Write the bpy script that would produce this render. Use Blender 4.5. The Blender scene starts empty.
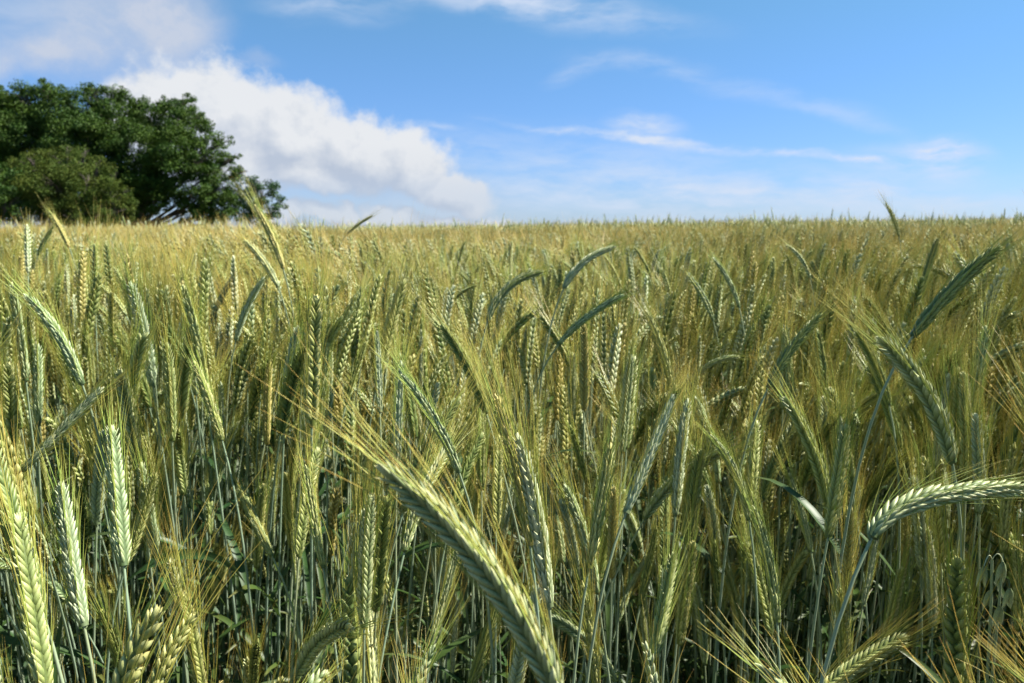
import bpy, math, random
import numpy as np
from mathutils import Vector

R = math.radians
rng = np.random.default_rng(7)
random.seed(7)
S = bpy.context.scene
COL = S.collection

# ------------------------------------------------------------------ camera numbers
IMG_W, IMG_H = 1024, 683
LENS = 28.0
FPX = LENS / 36.0 * IMG_W
EYE = 1.25
EYE_ROW = 224.0                                   # image row of the true horizon
PITCH = math.atan((IMG_H / 2 - EYE_ROW) / FPX)
CP, SP = math.cos(PITCH), math.sin(PITCH)


def ray(px, py):
    a, b = (px - IMG_W / 2) / FPX, (IMG_H / 2 - py) / FPX
    d = np.array([a, CP + b * SP, -SP + b * CP])
    return d


def unproject(px, py, depth):
    return np.array([0, 0, EYE]) + ray(px, py) * depth


def project(P):
    P = np.asarray(P, float)
    q = P - np.array([0, 0, EYE])
    dep = q[..., 1] * CP - q[..., 2] * SP
    up = q[..., 1] * SP + q[..., 2] * CP
    dd = np.where(np.abs(dep) < 1e-6, 1e-6, dep)
    return IMG_W / 2 + FPX * q[..., 0] / dd, IMG_H / 2 - FPX * up / dd, dep


def ground_z(x, y):
    x = np.asarray(x, float); y = np.asarray(y, float)
    t = np.clip(y / 28.0, 0, 1); t = t * t * (3 - 2 * t)
    z = (-0.20 + 0.0145 * np.clip(x, -60, 60)) * t
    over = np.clip(y - 29, 0, None)
    z = z - 40 * (1 - np.exp(-(over / 190.0) ** 1.6))
    return z


# ------------------------------------------------------------------ mesh helpers
class MB:
    def __init__(self):
        self.v, self.g, self.t, self.q, self.tr, self.qm, self.tm, self.n = [], [], [], [], [], [], [], 0

    def add(self, v, quads=None, tris=None, grad=None, tint=0.5, mat=0):
        v = np.asarray(v, float).reshape(-1, 3)
        k = len(v)
        self.v.append(v)
        self.g.append(np.zeros(k) if grad is None else np.broadcast_to(np.asarray(grad, float).ravel(), (k,)))
        self.t.append(np.broadcast_to(np.asarray(tint, float).ravel(), (k,)))
        if quads is not None and len(quads):
            q = np.asarray(quads, int).reshape(-1, 4); self.q.append(q + self.n); self.qm.append(np.full(len(q), mat))
        if tris is not None and len(tris):
            q = np.asarray(tris, int).reshape(-1, 3); self.tr.append(q + self.n); self.tm.append(np.full(len(q), mat))
        self.n += k

    def join(self, o, M=None, off=(0, 0, 0), tint=None, mat=None):
        v = np.concatenate(o.v)
        if M is not None: v = v @ np.asarray(M).T
        v = v + np.asarray(off)
        self.v.append(v); self.g.append(np.concatenate(o.g))
        t = np.concatenate(o.t)
        self.t.append(t if tint is None else np.full(len(t), tint))
        for q, m in zip(o.q, o.qm):
            self.q.append(q + self.n); self.qm.append(m if mat is None else np.full(len(m), mat))
        for q, m in zip(o.tr, o.tm):
            self.tr.append(q + self.n); self.tm.append(m if mat is None else np.full(len(m), mat))
        self.n += len(v)

    def mesh(self, name, mats, smooth=True):
        V = np.concatenate(self.v)
        Q = np.concatenate(self.q) if self.q else np.zeros((0, 4), int)
        T = np.concatenate(self.tr) if self.tr else np.zeros((0, 3), int)
        me = bpy.data.meshes.new(name)
        me.vertices.add(len(V)); me.vertices.foreach_set('co', V.astype(np.float32).ravel())
        nl = Q.size + T.size
        me.loops.add(nl)
        me.loops.foreach_set('vertex_index', np.concatenate([Q.ravel(), T.ravel()]).astype(np.int32))
        me.polygons.add(len(Q) + len(T))
        st = np.concatenate([np.arange(len(Q)) * 4, Q.size + np.arange(len(T)) * 3])
        me.polygons.foreach_set('loop_start', st.astype(np.int32))
        mi = np.concatenate((self.qm or [np.zeros(0, int)]) + (self.tm or [np.zeros(0, int)])).astype(np.int32)
        me.polygons.foreach_set('material_index', mi)
        me.polygons.foreach_set('use_smooth', np.full(len(mi), smooth))
        for nm, arr in (('grad', self.g), ('tint', self.t)):
            a = me.attributes.new(nm, 'FLOAT', 'POINT')
            a.data.foreach_set('value', np.concatenate(arr).astype(np.float32))
        for m in mats: me.materials.append(m)
        me.update(calc_edges=True)
        me.validate()
        return me


def unit(a):
    a = np.asarray(a, float)
    return a / np.maximum(np.linalg.norm(a, axis=-1, keepdims=True), 1e-9)


def frames(path):
    """tangent and a smooth pair of normals along a path of points"""
    T = unit(np.gradient(path, axis=0))
    n = np.array([0, 1.0, 0]) if abs(T[0][1]) < 0.9 else np.array([1.0, 0, 0])
    N = []
    for t in T:
        n = n - t * (n @ t); n = n / np.linalg.norm(n); N.append(n.copy())
    N = np.array(N)
    return T, N, np.cross(T, N)


def tube(mb, path, rad, sides=6, g0=0., g1=1., tint=.5, mat=0):
    path = np.asarray(path, float); n = len(path)
    T, N, B = frames(path)
    a = np.arange(sides) * 2 * math.pi / sides
    ring = np.cos(a)[None, :, None] * N[:, None] + np.sin(a)[None, :, None] * B[:, None]
    v = path[:, None] + ring * np.asarray(rad, float).reshape(-1, 1, 1)
    i = np.arange(n - 1)[:, None] * sides; j = np.arange(sides)[None]; k = (j + 1) % sides
    q = np.stack([i + j, i + k, i + sides + k, i + sides + j], -1)
    mb.add(v, quads=q, grad=np.repeat(np.linspace(g0, g1, n), sides), tint=tint, mat=mat)


def kernel_template(lod):
    if lod == 0: t, r, s = [0, .16, .38, .62, .84, 1], [.35, .86, 1, .80, .40, .03], 7
    elif lod == 1: t, r, s = [0, .35, .70, 1], [.4, 1, .75, .03], 5
    else: t, r, s = [0, .4, 1], [.35, 1, .04], 3
    t, r = np.array(t), np.array(r)
    a = np.arange(s) * 2 * math.pi / s
    keel = 1 + 0.18 * np.maximum(np.cos(a), 0) ** 3
    v = np.stack([r[:, None] * (np.cos(a) * keel)[None], r[:, None] * np.sin(a)[None], np.repeat(t[:, None], s, 1)], -1).reshape(-1, 3)
    i = np.arange(len(t) - 1)[:, None] * s; j = np.arange(s)[None]; k = (j + 1) % s
    q = np.stack([i + j, i + k, i + s + k, i + s + j], -1).reshape(-1, 4)
    return v, q, np.repeat(t, s)


KT = {l: kernel_template(l) for l in (0, 1, 2)}


def place_many(mb, tmpl, P, X, Y, Z, tint, mat, grad_shift=None):
    v, q, g = tmpl
    n = len(P)
    out = P[:, None] + v[None, :, 0:1] * X[:, None] + v[None, :, 1:2] * Y[:, None] + v[None, :, 2:3] * Z[:, None]
    qq = q[None] + (np.arange(n) * len(v))[:, None, None]
    gg = np.tile(g, n)
    mb.add(out, quads=qq, grad=gg, tint=np.repeat(np.broadcast_to(tint, (n,)), len(v)), mat=mat)


def awns(mb, P, D, bend, L, r, seg, sides, tint, mat):
    """many slender bristles at once: base P, direction D, drift, lengths"""
    n = len(P)
    s = np.linspace(0, 1, seg + 1)
    C = P[:, None] + D[:, None] * (s[None, :, None] * L[:, None, None]) + bend[:, None] * ((s ** 2)[None, :, None] * L[:, None, None])
    ref = np.tile(np.array([[.31, .77, .55]]), (n, 1))
    N = unit(np.cross(D, ref)); B = np.cross(D, N)
    rr = r * np.array([1, .85, .68, .42, .2, .1])[np.round(np.linspace(0, 5, seg + 1)).astype(int)]
    if sides == 1:                                        # one thin blade that comes to a point
        ph = rng.random(n) * math.pi
        W = N * np.cos(ph)[:, None] + B * np.sin(ph)[:, None]
        v = np.stack([C[:, 0] - W * r, C[:, 0] + W * r, C[:, -1]], 1)
        mb.add(v, tris=np.arange(3 * n).reshape(-1, 3), grad=np.tile([0, 0, 1.], n), tint=np.repeat(np.broadcast_to(tint, (n,)), 3), mat=mat)
        return
    a = np.arange(sides) * 2 * math.pi / sides
    ring = np.cos(a)[None, :, None] * N[:, None] + np.sin(a)[None, :, None] * B[:, None]
    v = C[:, :, None] + ring[:, None] * rr[None, :, None, None]
    i = np.arange(seg)[:, None] * sides; j = np.arange(sides)[None]; k = (j + 1) % sides
    q = np.stack([i + j, i + k, i + sides + k, i + sides + j], -1).reshape(-1, 4)
    m = (seg + 1) * sides
    qq = q[None] + (np.arange(n) * m)[:, None, None]
    mb.add(v, quads=qq, grad=np.tile(np.repeat(s, sides), n), tint=np.repeat(np.broadcast_to(tint, (n,)), m), mat=mat)


def ear_and_beard(path, roll, W, lod, mat_e=0, mat_b=0, tint=.5, beard=1.0, spread=1.0):
    """an ear of grain along a curved axis: two ranks of spikelets, each of two or three husks, bristles from the husk tips"""
    e, b = MB(), MB()
    path = np.asarray(path, float)
    seglen = np.linalg.norm(np.diff(path, axis=0), axis=1)
    L = seglen.sum()
    cum = np.concatenate([[0], np.cumsum(seglen)]) / L
    T, N, B = frames(path)
    Nr = N * math.cos(roll) + B * math.sin(roll); Br = -N * math.sin(roll) + B * math.cos(roll)
    count = {0: 42, 1: 26, 2: 14}[lod]
    s = np.linspace(0.0, 0.965, count) + rng.normal(0, .004, count)
    s = np.clip(s, 0, .98)
    I = lambda A: np.stack([np.interp(s, cum, A[:, k]) for k in range(3)], -1)
    P, t, sd, fc = I(path), unit(I(T)), unit(I(Nr)), unit(I(Br))
    side = np.where(np.arange(count) % 2 == 0, 1., -1.)[:, None]
    # the outline: narrow at the base, widest below the middle, tapering to the tip
    prof = np.interp(s, [0, .08, .3, .65, .88, 1], [.62, .86, 1, .95, .70, .32])[:, None]
    hw = W / 2 * prof
    klen = 0.0142 * (L / 0.115) ** .6 * np.interp(s, [0, .15, .8, 1], [.85, 1, 1, .85])[:, None]
    if lod == 2: klen = klen * 1.6
    sets = [(.36, .40), (.36, -.40)] if lod else [(.56, 0.), (.36, .42), (.36, -.42)]
    tips = []
    for so, fo in sets:
        jit = rng.normal(0, .085, (count, 3))
        off = side * sd * hw * so + fc * hw * fo
        d = unit(t + side * sd * (.40 + .12 * so) + fc * fo * .42 + jit * .6)
        x = unit(off - d * np.sum(off * d, -1, keepdims=True)); y = np.cross(d, x)
        kw = hw * ((.215 if lod == 0 else .33) + rng.normal(0, .03, (count, 1)))
        kl = klen * (1 + rng.normal(0, .10, (count, 1)))
        place_many(e, KT[lod], P + off * .55 - d * kl * .25, x * kw * .85, y * kw * 1.15, d * kl, np.clip(tint + rng.normal(0, .20, count), 0, 1), mat_e)
        if fo != 0 or lod: tips.append((P + off * .55 + d * kl * .66, d, off))
    ke = klen[-1] * .95                                    # the end spikelet closes the tip
    for a_ in (-.16, .16, 0.):
        d = unit(t[-1:] + sd[-1:] * a_ + fc[-1:] * rng.normal(0, .08)); x = unit(np.cross(d, fc[-1:])); y = np.cross(d, x)
        place_many(e, KT[lod], path[-1:] + sd[-1:] * a_ * .006 - d * ke * .55, x * W * .10, y * W * .11, d * ke, tint, mat_e)
    # the axis itself, hidden between the spikelets, holds them together
    tube(e, path, np.interp(cum, [0, .85, 1], [W * .20, W * .15, W * .02]), 6 if lod < 2 else 3, .05, .15, tint, mat_e)
    A = np.concatenate([q[0] for q in tips]); D = np.concatenate([q[1] for q in tips]); O = np.concatenate([q[2] for q in tips])
    ss = np.tile(s, len(tips)); tt = np.tile(t, (len(tips), 1))
    keep = rng.random(len(A)) < {0: .95, 1: .68, 2: .48}[lod]
    A, D, O, ss, tt = A[keep], D[keep], O[keep], ss[keep], tt[keep]
    n = len(A)
    out = unit(O)
    dirn = unit(tt + out * (.05 + .12 * rng.random((n, 1))) * spread + rng.normal(0, .04, (n, 3)))
    bend = out * rng.normal(.03, .05, (n, 1)) * spread + rng.normal(0, .03, (n, 3))
    al = beard * (L / .115) * np.interp(ss, [0, .3, 1], [.034, .052, .060]) * (1 + rng.normal(0, .14, n))
    seg, sides, r = {0: (5, 3, .00032), 1: (3, 3, .00042), 2: (1, 1, .00085)}[lod]
    awns(b, A, dirn, bend, al, r, seg, sides, np.clip(tint + rng.normal(0, .15, n), 0, 1), mat_b)
    return e, b


def blade(mb, p0, az, rise, length, width, droop, tint, mat, seg=8, fold=.35):
    """one grass leaf: an arching folded strip"""
    ca, sa = math.cos(az), math.sin(az)
    pts, p, ang = [], np.array(p0, float), rise
    for i in range(seg + 1):
        pts.append(p.copy())
        p = p + np.array([ca * math.cos(ang), sa * math.cos(ang), math.sin(ang)]) * length / seg
        ang -= droop / seg * (0.4 + 1.2 * i / seg)
    pts = np.array(pts); T = unit(np.gradient(pts, axis=0))
    tw = np.linspace(0, rng.normal(0, .7), seg + 1)
    sidev = np.array([-sa, ca, 0])
    up = unit(np.cross(T, sidev))
    Sv = sidev[None] * np.cos(tw)[:, None] + up * np.sin(tw)[:, None]
    Uv = unit(np.cross(T, Sv))
    t = np.linspace(0, 1, seg + 1)
    w = width / 2 * np.minimum(1, (t + .12) * 3.2) * (1 - t ** 2.6) + .0003
    v = np.stack([pts - Sv * w[:, None] + Uv * w[:, None] * fold, pts, pts + Sv * w[:, None] + Uv * w[:, None] * fold], 1)
    i = np.arange(seg)[:, None] * 3; j = np.arange(2)[None]
    q = np.stack([i + j, i + j + 1, i + j + 4, i + j + 3], -1)
    mb.add(v, quads=q, grad=np.repeat(t, 3), tint=tint, mat=mat)


def bezier(p, n):
    p = np.asarray(p, float); t = np.linspace(0, 1, n)[:, None]
    if len(p) == 3: return (1 - t) ** 2 * p[0] + 2 * t * (1 - t) * p[1] + t ** 2 * p[2]
    return (1 - t) ** 3 * p[0] + 3 * t * (1 - t) ** 2 * p[1] + 3 * t * t * (1 - t) * p[2] + t ** 3 * p[3]


def stem_path(p0, p1, t1, n=14, neck=.20):
    h = p1[2] - p0[2]
    return bezier([p0, p0 + np.array([0, 0, .55 * h]), p1 - t1 * neck, p1], n)


def stem_mesh(path, lod, tint, mat=0, r=.0015):
    m = MB()
    n = len(path); k = np.linspace(0, 1, n)
    rad = r * np.interp(k, [0, .45, .62, .64, 1], [1.35, 1.3, 1.2, 1.0, .72])
    tube(m, path, rad, {0: 7, 1: 5, 2: 3}[lod], 0, 1, tint, mat)
    if lod == 0:                                           # the swollen joints of the straw
        for f in (.33, .60):
            i = int(f * (n - 1))
            a, b2 = path[i], path[min(i + 1, n - 1)]
            d = unit(b2 - a) * .004
            tube(m, np.array([a - d, a - d * .4, a + d * .4, a + d]), np.array([.9, 1.3, 1.3, .9]) * rad[i] * 1.15, 7, .2, .2, tint, mat)
    return m


# ------------------------------------------------------------------ materials
def new_mat(name):
    m = bpy.data.materials.new(name); m.use_nodes = True
    nt = m.node_tree; nt.nodes.clear()
    return m, nt


def nd(nt, typ, **kw):
    n = nt.nodes.new(typ)
    for k, v in kw.items():
        if k == 'inp':
            for a, b in v.items():
                n.inputs[a].default_value = b
        else: setattr(n, k, v)
    return n


def math_n(nt, op, a, b=None, c=None, clamp=False):
    n = nt.nodes.new('ShaderNodeMath'); n.operation = op; n.use_clamp = clamp
    for i, x in enumerate((a, b, c)):
        if x is None: continue
        if isinstance(x, (int, float)): n.inputs[i].default_value = x
        else: nt.links.new(x, n.inputs[i])
    return n.outputs[0]


def mix_n(nt, f, a, b, blend='MIX'):
    n = nt.nodes.new('ShaderNodeMix'); n.data_type = 'RGBA'; n.blend_type = blend
    for s, x in ((0, f), (6, a), (7, b)):
        if isinstance(x, (int, float)): n.inputs[s].default_value = x
        elif isinstance(x, (tuple, list)): n.inputs[s].default_value = (*x, 1) if len(x) == 3 else x
        else: nt.links.new(x, n.inputs[s])
    return n.outputs[2]


def plant_mat(name, stops, var_a, var_b, var=.5, rough=.5, transl=.2, spec=.35, field=0.55, fine=0):
    """stops: colours from the root of a piece to its tip; var_a/var_b: tints that single plants lean to"""
    m, nt = new_mat(name); L = nt.links
    out = nd(nt, 'ShaderNodeOutputMaterial')
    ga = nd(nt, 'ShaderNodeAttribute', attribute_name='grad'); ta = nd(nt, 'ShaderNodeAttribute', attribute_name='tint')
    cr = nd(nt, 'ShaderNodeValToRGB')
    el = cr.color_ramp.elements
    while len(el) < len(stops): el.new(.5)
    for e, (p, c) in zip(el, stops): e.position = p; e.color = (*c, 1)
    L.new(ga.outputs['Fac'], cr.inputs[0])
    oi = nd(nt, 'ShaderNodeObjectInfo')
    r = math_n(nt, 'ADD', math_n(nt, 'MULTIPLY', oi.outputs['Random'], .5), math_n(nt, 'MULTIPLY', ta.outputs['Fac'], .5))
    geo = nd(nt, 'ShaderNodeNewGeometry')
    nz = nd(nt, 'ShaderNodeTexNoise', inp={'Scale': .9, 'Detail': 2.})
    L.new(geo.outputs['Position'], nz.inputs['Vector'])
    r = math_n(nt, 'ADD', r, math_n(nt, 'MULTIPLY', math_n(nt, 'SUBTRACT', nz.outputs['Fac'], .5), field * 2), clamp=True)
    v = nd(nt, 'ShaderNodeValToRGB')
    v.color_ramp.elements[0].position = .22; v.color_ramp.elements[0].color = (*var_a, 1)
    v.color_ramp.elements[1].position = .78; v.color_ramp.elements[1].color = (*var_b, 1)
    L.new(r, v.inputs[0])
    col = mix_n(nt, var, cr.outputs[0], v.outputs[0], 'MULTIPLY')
    if fine:
        n2 = nd(nt, 'ShaderNodeTexNoise', inp={'Scale': fine, 'Detail': 3., 'Roughness': .65})
        L.new(geo.outputs['Position'], n2.inputs['Vector'])
        f = math_n(nt, 'MULTIPLY_ADD', n2.outputs['Fac'], 1.0, .5)
        col = mix_n(nt, 1., col, f, 'MULTIPLY')
    p = nd(nt, 'ShaderNodeBsdfPrincipled', inp={'Roughness': rough, 'Specular IOR Level': spec})
    L.new(col, p.inputs['Base Color'])
    if transl:
        tr = nd(nt, 'ShaderNodeBsdfTranslucent'); L.new(col, tr.inputs['Color'])
        mx = nd(nt, 'ShaderNodeMixShader', inp={0: transl}); L.new(p.outputs[0], mx.inputs[1]); L.new(tr.outputs[0], mx.inputs[2])
        L.new(mx.outputs[0], out.inputs[0])
    else: L.new(p.outputs[0], out.inputs[0])
    return m


VA, VB = (.82, .92, .80), (1.12, 1.02, .74)
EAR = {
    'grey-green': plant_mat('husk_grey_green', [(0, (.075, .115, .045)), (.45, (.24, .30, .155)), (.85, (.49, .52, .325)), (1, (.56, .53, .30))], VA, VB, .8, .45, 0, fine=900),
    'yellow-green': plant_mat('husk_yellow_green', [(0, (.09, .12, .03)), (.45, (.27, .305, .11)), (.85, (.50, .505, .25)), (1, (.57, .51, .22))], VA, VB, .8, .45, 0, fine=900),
    'deep green': plant_mat('husk_deep_green_shade', [(0, (.05, .085, .025)), (.45, (.14, .19, .06)), (.85, (.30, .33, .13)), (1, (.42, .38, .15))], VA, VB, .8, .45, 0, fine=900),  # darkened albedo stands in for ears in shade; also an ordinary plant tone
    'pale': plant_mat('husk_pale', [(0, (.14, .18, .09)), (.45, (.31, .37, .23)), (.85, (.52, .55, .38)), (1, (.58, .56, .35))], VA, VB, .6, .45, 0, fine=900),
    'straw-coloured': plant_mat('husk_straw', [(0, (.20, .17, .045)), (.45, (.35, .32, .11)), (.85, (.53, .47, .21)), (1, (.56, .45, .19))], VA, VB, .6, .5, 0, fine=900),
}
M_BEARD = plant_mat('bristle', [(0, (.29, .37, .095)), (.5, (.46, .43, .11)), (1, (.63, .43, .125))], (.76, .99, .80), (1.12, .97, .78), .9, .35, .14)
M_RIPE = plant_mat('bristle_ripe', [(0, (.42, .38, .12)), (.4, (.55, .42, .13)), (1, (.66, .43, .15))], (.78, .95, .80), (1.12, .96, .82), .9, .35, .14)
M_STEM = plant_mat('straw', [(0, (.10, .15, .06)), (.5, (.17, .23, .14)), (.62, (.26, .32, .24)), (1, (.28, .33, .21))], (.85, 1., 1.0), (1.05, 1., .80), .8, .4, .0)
M_LEAF = plant_mat('leaf_blade', [(0, (.045, .090, .028)), (.6, (.05, .10, .032)), (1, (.11, .12, .04))], (.75, .95, .90), (1.25, 1.1, .7), .9, .45, .3)
M_DRY = plant_mat('withered_leaf', [(0, (.34, .24, .09)), (1, (.42, .24, .08))], VA, VB, .5, .6, .25)

# ------------------------------------------------------------------ object helpers
def tag(o, label=None, cat=None, group=None, kind=None):
    for k, v in (('label', label), ('category', cat), ('group', group), ('kind', kind)):
        if v: o[k] = v
    return o


def link(name, me, parent=None, loc=None):
    o = bpy.data.objects.new(name, me); COL.objects.link(o)
    if parent: o.parent = parent
    if loc is not None: o.location = loc
    return o


def empty(name, loc, rz=0., sc=1.):
    o = bpy.data.objects.new(name, None); COL.objects.link(o)
    o.empty_display_size = .05; o.location = loc; o.rotation_euler = (0, 0, rz); o.scale = (sc,) * 3
    return o


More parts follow.
